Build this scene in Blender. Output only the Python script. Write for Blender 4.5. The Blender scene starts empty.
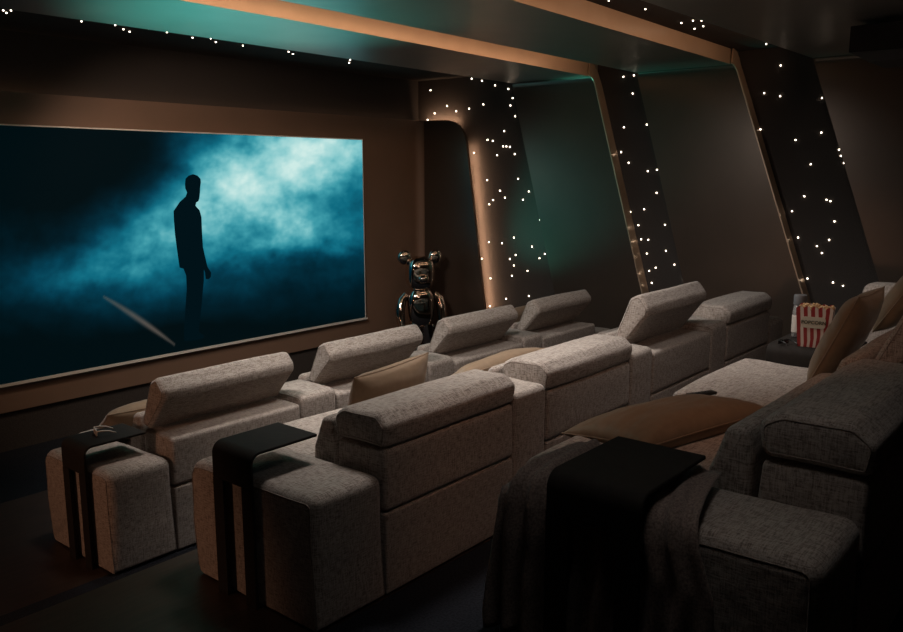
import bpy, bmesh, math, random
from mathutils import Vector, Matrix, noise
from math import sin, cos, pi, radians as R
random.seed(7)
sc = bpy.context.scene
C = sc.collection
try:
    sc.cycles.use_denoising = True
    sc.cycles.max_bounces = 8
    sc.cycles.sample_clamp_indirect = 3.0
except Exception:
    pass
sc.view_settings.view_transform = 'Standard'
sc.view_settings.look = 'None'
sc.view_settings.exposure = 0.0
sc.view_settings.gamma = 1.0
sc.view_settings.use_curve_mapping = False

# ------------------------------------------------------------------ camera
F = 825.0; CX, CY = 451.5, 316.0
CAM = Vector((-2.117, -2.509, 1.95))
pitch = math.atan2(144, F)
up = Vector((0, cos(pitch), sin(pitch)))
vx = Vector((699, 144, -F)).normalized()
vx = (vx - up * vx.dot(up)).normalized()
vy = up.cross(vx)
ROT = Matrix((vx, vy, up))
cd = bpy.data.cameras.new('camera'); cam = bpy.data.objects.new('camera', cd); C.objects.link(cam)
cd.sensor_fit = 'HORIZONTAL'; cd.sensor_width = 36; cd.lens = F / 903 * 36
cd.clip_start = 0.02
cam.matrix_world = Matrix.Translation(CAM) @ ROT.to_4x4()
sc.camera = cam

def ray(u, v): return ROT @ Vector((u - CX, CY - v, -F))
def onx(u, v, x):
    d = ray(u, v); return CAM + d * ((x - CAM.x) / d.x)
def ony(u, v, y):
    d = ray(u, v); return CAM + d * ((y - CAM.y) / d.y)
def onz(u, v, z):
    d = ray(u, v); return CAM + d * ((z - CAM.z) / d.z)
def proj(P):
    d = ROT.transposed() @ (Vector(P) - CAM)
    return (CX + F * d.x / -d.z, CY - F * d.y / -d.z)

# ------------------------------------------------------------------ materials
def srgb(r, g, b):
    def f(c):
        c /= 255.0
        return c / 12.92 if c <= 0.04045 else ((c + 0.055) / 1.055) ** 2.4
    return (f(r), f(g), f(b), 1)

def new_mat(name, col, rough=0.5, metal=0.0, spec=0.5):
    m = bpy.data.materials.new(name); m.use_nodes = True
    b = m.node_tree.nodes['Principled BSDF']
    b.inputs['Base Color'].default_value = col
    b.inputs['Roughness'].default_value = rough
    b.inputs['Metallic'].default_value = metal
    b.inputs['Specular IOR Level'].default_value = spec
    return m, m.node_tree, b

def emis(name, col, s):
    m, t, b = new_mat(name, (0, 0, 0, 1), 0.9, 0, 0.0)
    b.inputs['Emission Color'].default_value = col
    b.inputs['Emission Strength'].default_value = s
    return m

def fabric(name, c1, c2, base=15, bump=0.5, rough=0.95, wr=0.25, st=8, lo=0.42, hi=0.56):
    """linen: crossed sets of stretched noise threads, laid to suit upright and level faces"""
    m, t, b = new_mat(name, c1, rough, 0, 0.15)
    N, L = t.nodes, t.links
    tc = N.new('ShaderNodeTexCoord')
    def nz(sx, sy, sz, sc_, det=2):
        mp = N.new('ShaderNodeMapping'); mp.inputs['Scale'].default_value = (sx, sy, sz)
        n = N.new('ShaderNodeTexNoise'); n.inputs['Scale'].default_value = sc_; n.inputs['Detail'].default_value = det
        L.new(tc.outputs['Object'], mp.inputs['Vector']); L.new(mp.outputs['Vector'], n.inputs['Vector'])
        return n.outputs['Fac']
    def mth(op, a, b_):
        x = N.new('ShaderNodeMath'); x.operation = op
        for i, q in enumerate((a, b_)):
            if isinstance(q, (int, float)): x.inputs[i].default_value = q
            else: L.new(q, x.inputs[i])
        return x.outputs[0]
    f = nz(1, 1, 1, base * 9, 1)
    up_ = mth('MULTIPLY', mth('ADD', nz(1, 1, st, base), nz(st, st, 1, base)), 0.40)
    lv = mth('MULTIPLY', mth('ADD', nz(1, st, 1, base), nz(st, 1, 1, base)), 0.40)
    ge = N.new('ShaderNodeNewGeometry'); sp = N.new('ShaderNodeSeparateXYZ'); L.new(ge.outputs['Normal'], sp.inputs[0])
    nzv = mth('ABSOLUTE', sp.outputs[2], 0); k = mth('GREATER_THAN', nzv, 0.7)
    mn = mth('ADD', mth('ADD', mth('MULTIPLY', lv, k), mth('MULTIPLY', up_, mth('SUBTRACT', 1, k))), mth('MULTIPLY', f, 0.2))
    cr = N.new('ShaderNodeValToRGB'); L.new(mn, cr.inputs['Fac'])
    cr.color_ramp.elements[0].position = lo; cr.color_ramp.elements[0].color = c2
    cr.color_ramp.elements[1].position = hi; cr.color_ramp.elements[1].color = c1
    L.new(cr.outputs['Color'], b.inputs['Base Color'])
    big = nz(0.35, 1.6, 1.2, 5, 2)
    bp = N.new('ShaderNodeBump'); bp.inputs['Strength'].default_value = bump; bp.inputs['Distance'].default_value = 0.003
    L.new(mn, bp.inputs['Height'])
    bp2 = N.new('ShaderNodeBump'); bp2.inputs['Strength'].default_value = wr; bp2.inputs['Distance'].default_value = 0.05
    L.new(big, bp2.inputs['Height']); L.new(bp.outputs['Normal'], bp2.inputs['Normal'])
    L.new(bp2.outputs['Normal'], b.inputs['Normal'])
    b.inputs['Sheen Weight'].default_value = 0.2; b.inputs['Sheen Roughness'].default_value = 0.5
    return m

def noisy(name, c1, c2, rough, scale, bump=0.2, dist=0.01, stretch=(1, 1, 1), metal=0, spec=0.5):
    m, t, b = new_mat(name, c1, rough, metal, spec)
    N, L = t.nodes, t.links
    tc = N.new('ShaderNodeTexCoord'); mp = N.new('ShaderNodeMapping'); mp.inputs['Scale'].default_value = stretch
    n = N.new('ShaderNodeTexNoise'); n.inputs['Scale'].default_value = scale; n.inputs['Detail'].default_value = 4
    L.new(tc.outputs['Object'], mp.inputs['Vector']); L.new(mp.outputs['Vector'], n.inputs['Vector'])
    cr = N.new('ShaderNodeValToRGB'); L.new(n.outputs['Fac'], cr.inputs['Fac'])
    cr.color_ramp.elements[0].position = 0.35; cr.color_ramp.elements[0].color = c2
    cr.color_ramp.elements[1].position = 0.65; cr.color_ramp.elements[1].color = c1
    L.new(cr.outputs['Color'], b.inputs['Base Color'])
    if bump:
        bp = N.new('ShaderNodeBump'); bp.inputs['Strength'].default_value = bump; bp.inputs['Distance'].default_value = dist
        L.new(n.outputs['Fac'], bp.inputs['Height']); L.new(bp.outputs['Normal'], b.inputs['Normal'])
    return m

M = {}
M['linen'] = fabric('linen', (0.48, 0.42, 0.375, 1), (0.165, 0.13, 0.108, 1), 27, st=8, lo=0.38, hi=0.56)
M['piping'] = fabric('piping_cloth', (0.34, 0.29, 0.255, 1), (0.18, 0.145, 0.12, 1))
M['satin'] = fabric('tan_satin', (0.26, 0.18, 0.115, 1), (0.22, 0.15, 0.095, 1), 25, 0.05, 0.42, 0.5, 1, 0.3, 0.7)
M['throw'] = fabric('brown_knit', (0.30, 0.235, 0.205, 1), (0.16, 0.12, 0.105, 1), 90, 0.8, st=2, wr=0.05)
M['black_metal'] = noisy('black_metal', (0.026, 0.022, 0.019, 1), (0.021, 0.018, 0.016, 1), 0.75, 30, 0.02, spec=0.2)
M['panel'] = noisy('brown_lacquer', (0.125, 0.092, 0.072, 1), (0.115, 0.086, 0.067, 1), 0.28, 3, 0, metal=0.6, spec=0.7)
M['ceil'] = noisy('satin_ceiling', (0.50, 0.44, 0.39, 1), (0.46, 0.41, 0.36, 1), 0.36, 3, 0, metal=0.85, spec=0.7)
M['surround'] = noisy('bronze_panel', (0.25, 0.155, 0.108, 1), (0.23, 0.145, 0.10, 1), 0.55, 3, 0)
M['bronze'] = noisy('bronze_strip', (0.62, 0.44, 0.31, 1), (0.58, 0.41, 0.29, 1), 0.33, 4, 0, metal=0.35)
M['star_cloth'] = noisy('black_star_cloth', (0.085, 0.074, 0.068, 1), (0.045, 0.038, 0.035, 1), 0.95, 160, 0.4, 0.004, spec=0.1)
M['carpet'] = noisy('dark_carpet', (0.030, 0.033, 0.042, 1), (0.014, 0.016, 0.021, 1), 0.98, 90, 0.6, 0.01, spec=0.1)
M['wood'] = noisy('dark_wood', (0.050, 0.028, 0.018, 1), (0.034, 0.019, 0.012, 1), 0.5, 4, 0.02, 0.01, (1, 12, 1))
M['chrome'] = new_mat('dark_chrome', (0.72, 0.62, 0.55, 1), 0.06, 1.0)[0]
M['black'] = new_mat('black_plastic', (0.008, 0.008, 0.008, 1), 0.35)[0]
M['dark_grey'] = new_mat('dark_grey_plastic', (0.06, 0.056, 0.054, 1), 0.5)[0]
M['silver'] = new_mat('silver_trim', (0.9, 0.86, 0.80, 1), 0.5, 0.0)[0]
M['pale'] = new_mat('pale_plastic', (0.62, 0.56, 0.50, 1), 0.35)[0]
M['lens'] = new_mat('dark_lens', (0.01, 0.01, 0.012, 1), 0.1)[0]
M['star'] = emis('star_point', (1, 0.84, 0.66, 1), 9)
M['corn'] = noisy('popcorn_cream', (0.55, 0.38, 0.2, 1), (0.3, 0.15, 0.06, 1), 0.8, 60, 0.4)
M['label'] = new_mat('cream_label', (0.5, 0.47, 0.38, 1), 0.6)[0]
M['ink'] = new_mat('dark_ink', (0.05, 0.06, 0.04, 1), 0.6)[0]
M['plinth'] = new_mat('black_plinth', (0.01, 0.009, 0.009, 1), 0.8)[0]
M['lid_grey'] = new_mat('grey_cap', (0.13, 0.13, 0.135, 1), 0.45)[0]
gm, gt, gb = new_mat('bottle_glass', (0.75, 0.73, 0.72, 1), 0.12); gb.inputs['Transmission Weight'].default_value = 0.75; M['glass'] = gm
# red and white striped card
m, t, b = new_mat('striped_card', (0.5, 0.03, 0.03, 1), 0.55)
N, L = t.nodes, t.links
tc = N.new('ShaderNodeUVMap'); sp = N.new('ShaderNodeSeparateXYZ'); L.new(tc.outputs[0], sp.inputs[0])
mu = N.new('ShaderNodeMath'); mu.operation = 'MULTIPLY'; mu.inputs[1].default_value = 5; L.new(sp.outputs[0], mu.inputs[0])
fr = N.new('ShaderNodeMath'); fr.operation = 'FRACT'; L.new(mu.outputs[0], fr.inputs[0])
gt_ = N.new('ShaderNodeMath'); gt_.operation = 'GREATER_THAN'; gt_.inputs[1].default_value = 0.55; L.new(fr.outputs[0], gt_.inputs[0])
mx = N.new('ShaderNodeMix'); mx.data_type = 'RGBA'; L.new(gt_.outputs[0], mx.inputs[0])
mx.inputs[6].default_value = (0.27, 0.022, 0.022, 1); mx.inputs[7].default_value = (0.58, 0.50, 0.44, 1)
L.new(mx.outputs[2], b.inputs['Base Color']); M['stripes'] = m
# screen picture: vertex colour emission
m, t, b = new_mat('screen_picture', (0.004, 0.004, 0.004, 1), 0.9, 0, 0.0)
at = t.nodes.new('ShaderNodeVertexColor'); at.layer_name = 'Col'
t.links.new(at.outputs['Color'], b.inputs['Emission Color']); b.inputs['Emission Strength'].default_value = 1.0
M['screen'] = m
M['man'] = emis('silhouette_teal', srgb(2, 18, 24), 1.0)

# ------------------------------------------------------------------ mesh helpers
def link(name, bm, mat, parent=None, smooth=True, recalc=True):
    if recalc: bmesh.ops.recalc_face_normals(bm, faces=bm.faces)
    me = bpy.data.meshes.new(name); bm.to_mesh(me); bm.free()
    if smooth:
        for p in me.polygons: p.use_smooth = True
    me.materials.append(M[mat] if isinstance(mat, str) else mat)
    o = bpy.data.objects.new(name, me); C.objects.link(o)
    if parent: o.parent = parent
    return o

def sharp(o, ang=40):
    try: o.data.set_sharp_from_angle(angle=R(ang))
    except Exception: pass
    return o

def thing(name, label, cat, loc=(0, 0, 0), group=None, rz=0):
    o = bpy.data.objects.new(name, None); C.objects.link(o); o.location = loc; o.rotation_euler = (0, 0, rz)
    o.empty_display_size = 0.1
    o['label'] = label; o['category'] = cat
    if group: o['group'] = group
    return o
def tag(o, label, cat, group=None):
    o['label'] = label; o['category'] = cat
    if group: o['group'] = group
    return o
def struct(o): o['kind'] = 'structure'; return o

def add_box(bm, lo, hi):
    x0, y0, z0 = lo; x1, y1, z1 = hi
    vs = [bm.verts.new(p) for p in ((x0,y0,z0),(x1,y0,z0),(x1,y1,z0),(x0,y1,z0),(x0,y0,z1),(x1,y0,z1),(x1,y1,z1),(x0,y1,z1))]
    for f in ((0,3,2,1),(4,5,6,7),(0,1,5,4),(1,2,6,5),(2,3,7,6),(3,0,4,7)): bm.faces.new([vs[i] for i in f])
    return vs
def bevel(bm, w, seg=3, ang=20):
    es = [e for e in bm.edges if len(e.link_faces) == 2 and e.calc_face_angle(0) > R(ang)]
    bmesh.ops.bevel(bm, geom=es, offset=w, segments=seg, profile=0.5, affect='EDGES', clamp_overlap=True)
def box(name, lo, hi, mat, parent=None, bev=0, seg=3):
    bm = bmesh.new(); add_box(bm, lo, hi)
    if bev: bevel(bm, bev, seg)
    o = link(name, bm, mat, parent, smooth=bool(bev))
    return sharp(o) if bev else o

def round_poly(pts, rad, seg=6):
    """pts: list of (a,b); rad number or list -> smooth outline"""
    n = len(pts); out = []
    for i in range(n):
        p0, p, p1 = (Vector(pts[(i - 1) % n]), Vector(pts[i]), Vector(pts[(i + 1) % n]))
        r = rad[i] if isinstance(rad, (list, tuple)) else rad
        if r <= 0: out.append(p); continue
        d0 = (p0 - p); d1 = (p1 - p); l0 = d0.length; l1 = d1.length; d0.normalize(); d1.normalize()
        a = d0.angle(d1) if d0.length and d1.length else pi
        tlen = min(r / math.tan(a / 2), l0 * 0.49, l1 * 0.49); rr = tlen * math.tan(a / 2)
        s = p + d0 * tlen; e = p + d1 * tlen
        for k in range(seg + 1):
            u = k / seg
            q = (1 - u) ** 2 * s + 2 * u * (1 - u) * p + u * u * e
            out.append(q)
    return out

def resample(pl, step):
    out = []
    n = len(pl)
    for i in range(n):
        a, b = pl[i], pl[(i + 1) % n]
        k = max(1, int((b - a).length / step))
        for j in range(k): out.append(a.lerp(b, j / k))
    return out

def inset(pl, d):
    n = len(pl)
    area = sum(pl[i].x * pl[(i + 1) % n].y - pl[(i + 1) % n].x * pl[i].y for i in range(n))
    sgn = 1 if area > 0 else -1
    out = []
    for i in range(n):
        tdir = (pl[(i + 1) % n] - pl[i - 1])
        if tdir.length < 1e-9: out.append(pl[i].copy()); continue
        tdir.normalize()
        out.append(pl[i] + Vector((-tdir.y, tdir.x)) * d * sgn)
    return out

def loft(name, pts, x0, x1, mat, parent=None, rad=0.04, rend=0.03, nx=None, wob=0.0, seed=0, bulge=0.0, pipe=True, step=0.05, pipe_r=0.003, sharp_foot=False):
    """sweep a rounded YZ outline from x0 to x1 with softly rounded ends"""
    pl = resample(round_poly(pts, rad), step)
    cen = sum(pl, Vector((0, 0))) / len(pl)
    secs = []
    if rend > 0:
        for k in range(5):
            a = k / 4 * pi / 2
            secs.append((x0 + rend * (1 - sin(a)), rend * (1 - cos(a))) if False else (x0 + rend * (1 - cos(a)), rend * (1 - sin(a))))
        nx = nx or max(2, int((x1 - x0 - 2 * rend) / 0.08))
        for k in range(1, nx): secs.append((x0 + rend + (x1 - x0 - 2 * rend) * k / nx, 0))
        for k in range(5):
            a = k / 4 * pi / 2
            secs.append((x1 - rend * (1 - sin(a)), rend * (1 - cos(a))))
    else: secs = [(x0, 0), (x1, 0)]
    bm = bmesh.new(); rings = []
    for x, ins in secs:
        p2 = [Vector(p) for p in pl]
        if ins > 1e-6:
            full = inset(pl, ins)
            for k_, (a_, f_) in enumerate(zip(pl, full)):
                g_ = min(1.0, 0.15 + max(0, a_.y) / 0.45) if sharp_foot else 1.0
                p2[k_] = Vector((a_.x + (f_.x - a_.x) * g_, a_.y if a_.y < 0.03 else a_.y + (f_.y - a_.y) * g_))
        ring = []
        for p in p2:
            q = Vector((x, p.x, p.y))
            u = (x - x0) / (x1 - x0)
            if bulge:
                f = (max(0, 4 * u * (1 - u))) ** 0.5
                d = Vector((0, p.x - cen.x, p.y - cen.y)); q += d.normalized() * bulge * (f - 0.5) if d.length else Vector()
            if wob:
                nv = noise.noise_vector(Vector((q.x * 2.0 + seed, q.y * 5, q.z * 5)))
                q += Vector((0, nv.y, nv.z)) * wob
            ring.append(bm.verts.new(q))
        rings.append(ring)
    n = len(pl); ring_co = [[v.co.copy() for v in r_] for r_ in rings]
    for a, b_ in zip(rings, rings[1:]):
        for i in range(n): bm.faces.new((a[i], a[(i + 1) % n], b_[(i + 1) % n], b_[i]))
    for ring in (rings[0], rings[-1]):
        f = bm.faces.new(ring)
    o = link(name, bm, mat, parent); sharp(o, 50)
    if pipe and rend > 0:
        for k in (1, -2):
            bm = bmesh.new()
            tube(bm, [v.copy() for v in ring_co[k]], pipe_r, True, 5)
            link('piping', bm, 'piping', o)
    return o

def tube(bm, path, r, closed=False, k=8, caps=True, rfun=None):
    n = len(path); rings = []
    prev = None
    for i, p in enumerate(path):
        if closed: tg = path[(i + 1) % n] - path[i - 1]
        else: tg = path[min(i + 1, n - 1)] - path[max(i - 1, 0)]
        if tg.length < 1e-9: tg = Vector((0, 0, 1))
        tg.normalize()
        if prev is None:
            a = Vector((0, 0, 1)) if abs(tg.z) < 0.9 else Vector((1, 0, 0))
            nrm = tg.cross(a).normalized()
        else:
            nrm = (prev - tg * prev.dot(tg)); nrm = nrm.normalized() if nrm.length > 1e-6 else tg.orthogonal().normalized()
        prev = nrm; bn = tg.cross(nrm)
        rr = rfun(i / (n - 1)) if rfun else r
        rings.append([bm.verts.new(p + (nrm * cos(2 * pi * j / k) + bn * sin(2 * pi * j / k)) * rr) for j in range(k)])
    m_ = n if closed else n - 1
    for i in range(m_):
        a, b_ = rings[i], rings[(i + 1) % n]
        for j in range(k):
            try: bm.faces.new((a[j], a[(j + 1) % k], b_[(j + 1) % k], b_[j]))
            except ValueError: pass
    if not closed and caps:
        bm.faces.new(rings[0][::-1]); bm.faces.new(rings[-1])

def lathe(bm, prof, k=32, cx=0, cy=0):
    rings = []
    for r, z in prof:
        rings.append([bm.verts.new((cx + r * cos(2 * pi * j / k), cy + r * sin(2 * pi * j / k), z)) for j in range(k)])
    for a, b_ in zip(rings, rings[1:]):
        for j in range(k): bm.faces.new((a[j], a[(j + 1) % k], b_[(j + 1) % k], b_[j]))
    bm.faces.new(rings[0][::-1]); bm.faces.new(rings[-1])

def prism_x(name, pts, x0, x1, mat, parent=None, bev=0):
    """YZ outline extruded along X"""
    bm = bmesh.new()
    a = [bm.verts.new((x0, p[0], p[1])) for p in pts]; b_ = [bm.verts.new((x1, p[0], p[1])) for p in pts]
    n = len(pts)
    bm.faces.new(a); bm.faces.new(b_)
    for i in range(n): bm.faces.new((a[i], a[(i + 1) % n], b_[(i + 1) % n], b_[i]))
    if bev: bevel(bm, bev, 3, 30)
    return link(name, bm, mat, parent, smooth=False)

def pillow(label, cen, ua, va, w, h, t, group, seed=0, fn='cushion'):
    """square-ish cushion with pinched corners and a piped seam"""
    ua = Vector(ua).normalized(); va = Vector(va); va = (va - ua * va.dot(ua)).normalized(); na = ua.cross(va)
    cen = Vector(cen)
    root = thing(fn, label, 'cushion', cen, group)
    n = 26
    bm = bmesh.new(); top = {}; bot = {}
    def P(u, v, s):
        px = w / 2 * u * (1 - 0.06 * (1 - v * v)); py = h / 2 * v * (1 - 0.06 * (1 - u * u))
        th = t / 2 * (max(0, (1 - abs(u) ** 3.2)) * max(0, (1 - abs(v) ** 3.2))) ** 0.5
        edge = max(abs(u), abs(v))
        wr = noise.noise(Vector((u * 2.2 + seed, v * 2.2, s * 3))) * 0.10 * th
        rad = math.atan2(v, u); wr += 0.035 * th * sin(rad * 22 + seed + 2 * noise.noise(Vector((u * 2, v * 2, seed)))) * edge ** 3
        return ua * px + va * py + na * s * (th + wr)
    for i in range(n + 1):
        for j in range(n + 1):
            u, v = sin(pi / 2 * (2 * i / n - 1)), sin(pi / 2 * (2 * j / n - 1))
            top[i, j] = bm.verts.new(P(u, v, 1))
            bot[i, j] = top[i, j] if (i in (0, n) or j in (0, n)) else bm.verts.new(P(u, v, -1))
    for i in range(n):
        for j in range(n):
            bm.faces.new((top[i, j], top[i + 1, j], top[i + 1, j + 1], top[i, j + 1]))
            bm.faces.new((bot[i, j], bot[i, j + 1], bot[i + 1, j + 1], bot[i + 1, j]))
    link('cover', bm, 'satin', root)
    path = []
    for i in range(n): path.append(P(sin(pi/2*(2*i/n-1)), -1, 0))
    for j in range(n): path.append(P(1, sin(pi/2*(2*j/n-1)), 0))
    for i in range(n): path.append(P(sin(pi/2*(1-2*i/n)), 1, 0))
    for j in range(n): path.append(P(-1, sin(pi/2*(1-2*j/n)), 0))
    bm = bmesh.new(); tube(bm, path, 0.004, True, 6); link('piping', bm, 'satin', root)
    return root

# ------------------------------------------------------------------ sofa
FOLD = [(0.0, 0.718), (0.315, 0.718), (0.335, 0.83), (0.265, 0.872), (0.05, 0.874), (-0.018, 0.82)]
RAISED = [(0.245, 0.722), (0.325, 0.745), (0.20, 1.03), (0.125, 1.068), (0.05, 0.985), (0.055, 0.935)]

def sofa(name, label, loc, xs, L, seats, arms, consoles, seed, rightL=None, arm_top=0.605):
    root = thing(name, label, 'sofa', loc)
    for (x0, x1, top, l) in arms:
        a = loft('armrest', [(0, 0.012), (l - 0.05, 0.012), (l, 0.28), (l, top - 0.02), (0.0, top)], x0, x1, 'linen', root,
             rad=[0.02, 0.05, 0.3, 0.11, 0.065], rend=0.05, wob=0.006, seed=seed, sharp_foot=True)
        box('plinth', (x0 + 0.05, 0.06, 0), (x1 - 0.05, l - 0.12, 0.011), 'plinth', a)
        seed += 3
    for (x0, x1) in consoles:
        loft('centre_console', [(0, 0.012), (1.13, 0.012), (1.15, 0.49), (0.48, 0.50), (0.40, 0.745), (0.36, 0.765), (0, 0.76)], x0, x1, 'linen', root,
             rad=[0.02, 0.035, 0.05, 0.06, 0.035, 0.04, 0.05], rend=0.03, wob=0.004, seed=seed)
        seed += 3
    for (x0, x1, raised) in seats:
        w0, w1 = x0 + 0.004, x1 - 0.004
        b = loft('base_frame', [(0, 0.012), (1.10, 0.012), (1.12, 0.345), (0.33, 0.345), (0.32, 0.405), (0, 0.405)], w0, w1, 'linen', root, rad=0.012, rend=0.01, pipe=False)
        box('plinth', (x0 + 0.06, 0.06, 0), (x1 - 0.06, 0.95, 0.011), 'plinth', b)
        loft('back_frame', [(0, 0.413), (0.335, 0.413), (0.315, 0.71), (0, 0.712)], w0, w1, 'linen', root, rad=0.032, rend=0.02, pipe=False, wob=0.003, seed=seed)
        loft('seat_cushion', [(0.345, 0.355), (1.22, 0.355), (1.255, 0.43), (1.22, 0.505), (0.345, 0.50)], w0, w1, 'linen', root, rad=[0.045, 0.05, 0.05, 0.06, 0.045], rend=0.035, wob=0.012, seed=seed + 11, bulge=0.008)
        loft('back_cushion', [(0.345, 0.515), (0.505, 0.515), (0.495, 0.63), (0.435, 0.785), (0.36, 0.80), (0.345, 0.70)], w0, w1, 'linen', root, rad=0.045, rend=0.028, wob=0.006, seed=seed + 5, pipe=False)
        loft('headrest', [(a_, 0.722 + (b_ - 0.722) * raised) for a_, b_ in RAISED] if raised else FOLD, x0 - 0.006, x1 + 0.006, 'linen', root, rad=[0.02, 0.03, 0.05, 0.04, 0.06, 0.05] if raised else [0.035, 0.045, 0.05, 0.07, 0.06, 0.05], rend=0.03, wob=0.007, seed=seed + 8, bulge=0.004)
        seed += 17
    return root

def seats_of(x, n, raised, w=1.0, c=0.33):
    st, co = [], []
    for i in range(n):
        st.append((x, x + w, raised[i]))
        if i < n - 1: co.append((x + w + 0.008, x + w + c - 0.008))
        x += w + c
    return st, co, x - c

s1, c1, e1 = seats_of(0.402, 4, [1, 1, 1, 1], w=0.98, c=0.33)
Z1, Z2, Z3 = -0.31, 0.0, 0.35
Y1, Y2, Y3 = 1.74, 0.0, -1.98
sofa('cinema_sofa', 'pale linen four-seat cinema sofa of the front row, all headrests raised', (0, Y1, Z1), None, 0.8, s1, [(0.0, 0.394, 0.605, 0.80), (e1 + 0.008, e1 + 0.4, 0.605, 0.80)], c1, 1)
s2, c2, e2 = seats_of(0.42, 4, [0, 0, 1.14, 0])
sofa('cinema_sofa', 'linen four-seat cinema sofa of the middle row with only its third headrest raised', (0, Y2, Z2), None, 0.92, s2, [(0.0, 0.412, 0.605, 0.93), (e2 + 0.008, e2 + 0.4, 0.605, 0.93)], c2, 40)
s3, c3, e3 = seats_of(0.42, 2, [0, 1], w=0.99, c=0.33)
sofa('cinema_sofa', 'dark shadowed linen cinema sofa nearest the viewer, draped with a brown throw', (0, Y3, Z3), None, 1.06, s3, [(0.0, 0.412, 0.605, 1.06), (2.79, 3.16, 0.475, 1.06)], c3, 90)
# single seat beyond the striped box, turned towards the right wall
ac = sofa('lounge_chair', 'grey upholstered lounge chair behind the tan cushions at the right edge', (3.72, -1.15, Z3), None, 0.9, [(0.0, 1.0, 0)], [], [], 130)
ac['category'] = 'armchair'; ac.rotation_euler = (0, 0, -pi / 2)

# ------------------------------------------------------------------ bent metal side tables
def side_table(label, x, y0, y1, zfloor, top=0.735, split=0.565, reach=0.43, group='black metal arm tables'):
    root = thing('side_table', label, 'side table', (x, y0, zfloor), None)
    w = y1 - y0; t = 0.014; r = 0.055
    # top sheet + bend + upper panel (one bent plate)
    prof = [(reach, top)]
    for k in range(9):
        a = k / 8 * pi / 2; prof.append((r - r * sin(a), top - r + r * cos(a)))
    prof.append((0, split))
    bm = bmesh.new()
    outer = [(p[0], p[1]) for p in prof]
    inner = [(reach, top - t)]
    for k in range(9):
        a = k / 8 * pi / 2; inner.append((r - (r - t) * sin(a), top - r + (r - t) * cos(a)))
    inner.append((t, split))
    for yy in (0, w):
        pass
    loop = outer + inner[::-1]
    A = [bm.verts.new((p[0], 0, p[1])) for p in loop]; B = [bm.verts.new((p[0], w, p[1])) for p in loop]
    n = len(loop)
    for i in range(n): bm.faces.new((A[i], A[(i + 1) % n], B[(i + 1) % n], B[i]))
    no = len(outer)
    for V in (A, B):
        for i in range(no - 1):
            bm.faces.new((V[i], V[i + 1], V[n - 2 - i], V[n - 1 - i]))
    o = link('tabletop', bm, 'black_metal', root); sharp(o, 30)
    # round the two free corners
    o.modifiers.new('b', 'BEVEL').width = 0.003
    for yy in (0, w - 0.075):
        leg = box('leg', (0, yy, 0.012), (t, yy + 0.075, split), 'black_metal', root, 0.002, 2)
        box('foot', (0, yy, 0.0), (0.05, yy + 0.075, 0.011), 'black_metal', leg)
    return root
side_table('black bent metal side table over the left arm of the front row sofa, holding glasses', -0.04, Y1 + 0.18, Y1 + 0.45, Z1, reach=0.385)
side_table('empty black bent metal side table over the left arm of the middle row sofa', -0.04, Y2 + 0.37, Y2 + 0.66, Z2, reach=0.385)
side_table('black bent metal side table over the throw on the nearest sofa arm', -0.075, Y3 + 0.475, Y3 + 0.795, Z3, top=0.695, reach=0.45)
side_table('low black metal side table carrying the striped popcorn box', 2.735, Y3 + 0.66, Y3 + 1.10, Z3, top=0.60, split=0.42, reach=0.46)

# ------------------------------------------------------------------ cushions
G = None
def cu(label, Y, Z, cen, ua, va, w, h, t, seed): return pillow(label, (cen[0], cen[1] + Y, cen[2] + Z), ua, va, w, h, t, None, seed)
cu('large brown satin cushion lying on the nearest sofa behind the black table', Y3, Z3, (1.17, 0.965, 0.522), (0.81, -0.20, 0.0), (0.12, 0.4, -0.05), 0.88, 0.45, 0.17, 1)
cu('tan cushion standing upright beside the striped popcorn box', Y3, Z3, (2.42, 0.59, 0.765), (1, 0.0, 0.0), (0, -0.22, 0.5), 0.50, 0.52, 0.16, 2)
cu('pale tan cushion half cut off at the right edge behind the raised grey headrest', Y3, Z3, (2.93, 0.42, 0.93), (1, 0.0, 0), (0, -0.30, 0.5), 0.46, 0.42, 0.16, 3)
cu('tan satin cushion standing behind the middle row headrest nearest the viewer', Y2, Z2, (1.06, 0.62, 0.695), (1, 0.03, 0.05), (0.0, -0.16, 0.5), 0.60, 0.46, 0.19, 4)
cu('tan satin cushion lying low behind the second headrest of the middle row', Y2, Z2, (2.04, 0.67, 0.64), (1, 0.0, 0.03), (0, -0.36, 0.26), 0.84, 0.44, 0.20, 5)
cu('golden tan cushion beside the left headrest of the front row', Y1, Z1, (0.66, 0.72, 0.635), (1, -0.1, 0.0), (0, -0.34, 0.24), 0.66, 0.46, 0.19, 6)
cu('tan cushion just showing behind the farthest headrest of the middle row', Y2, Z2, (4.74, 0.58, 0.71), (1, 0, 0), (0, -0.2, 0.5), 0.52, 0.48, 0.15, 7)
cu('tan cushion just showing behind the farthest headrest of the front row', Y1, Z1, (4.56, 0.60, 0.70), (1, 0, 0), (0, -0.2, 0.5), 0.52, 0.46, 0.15, 8)

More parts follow.
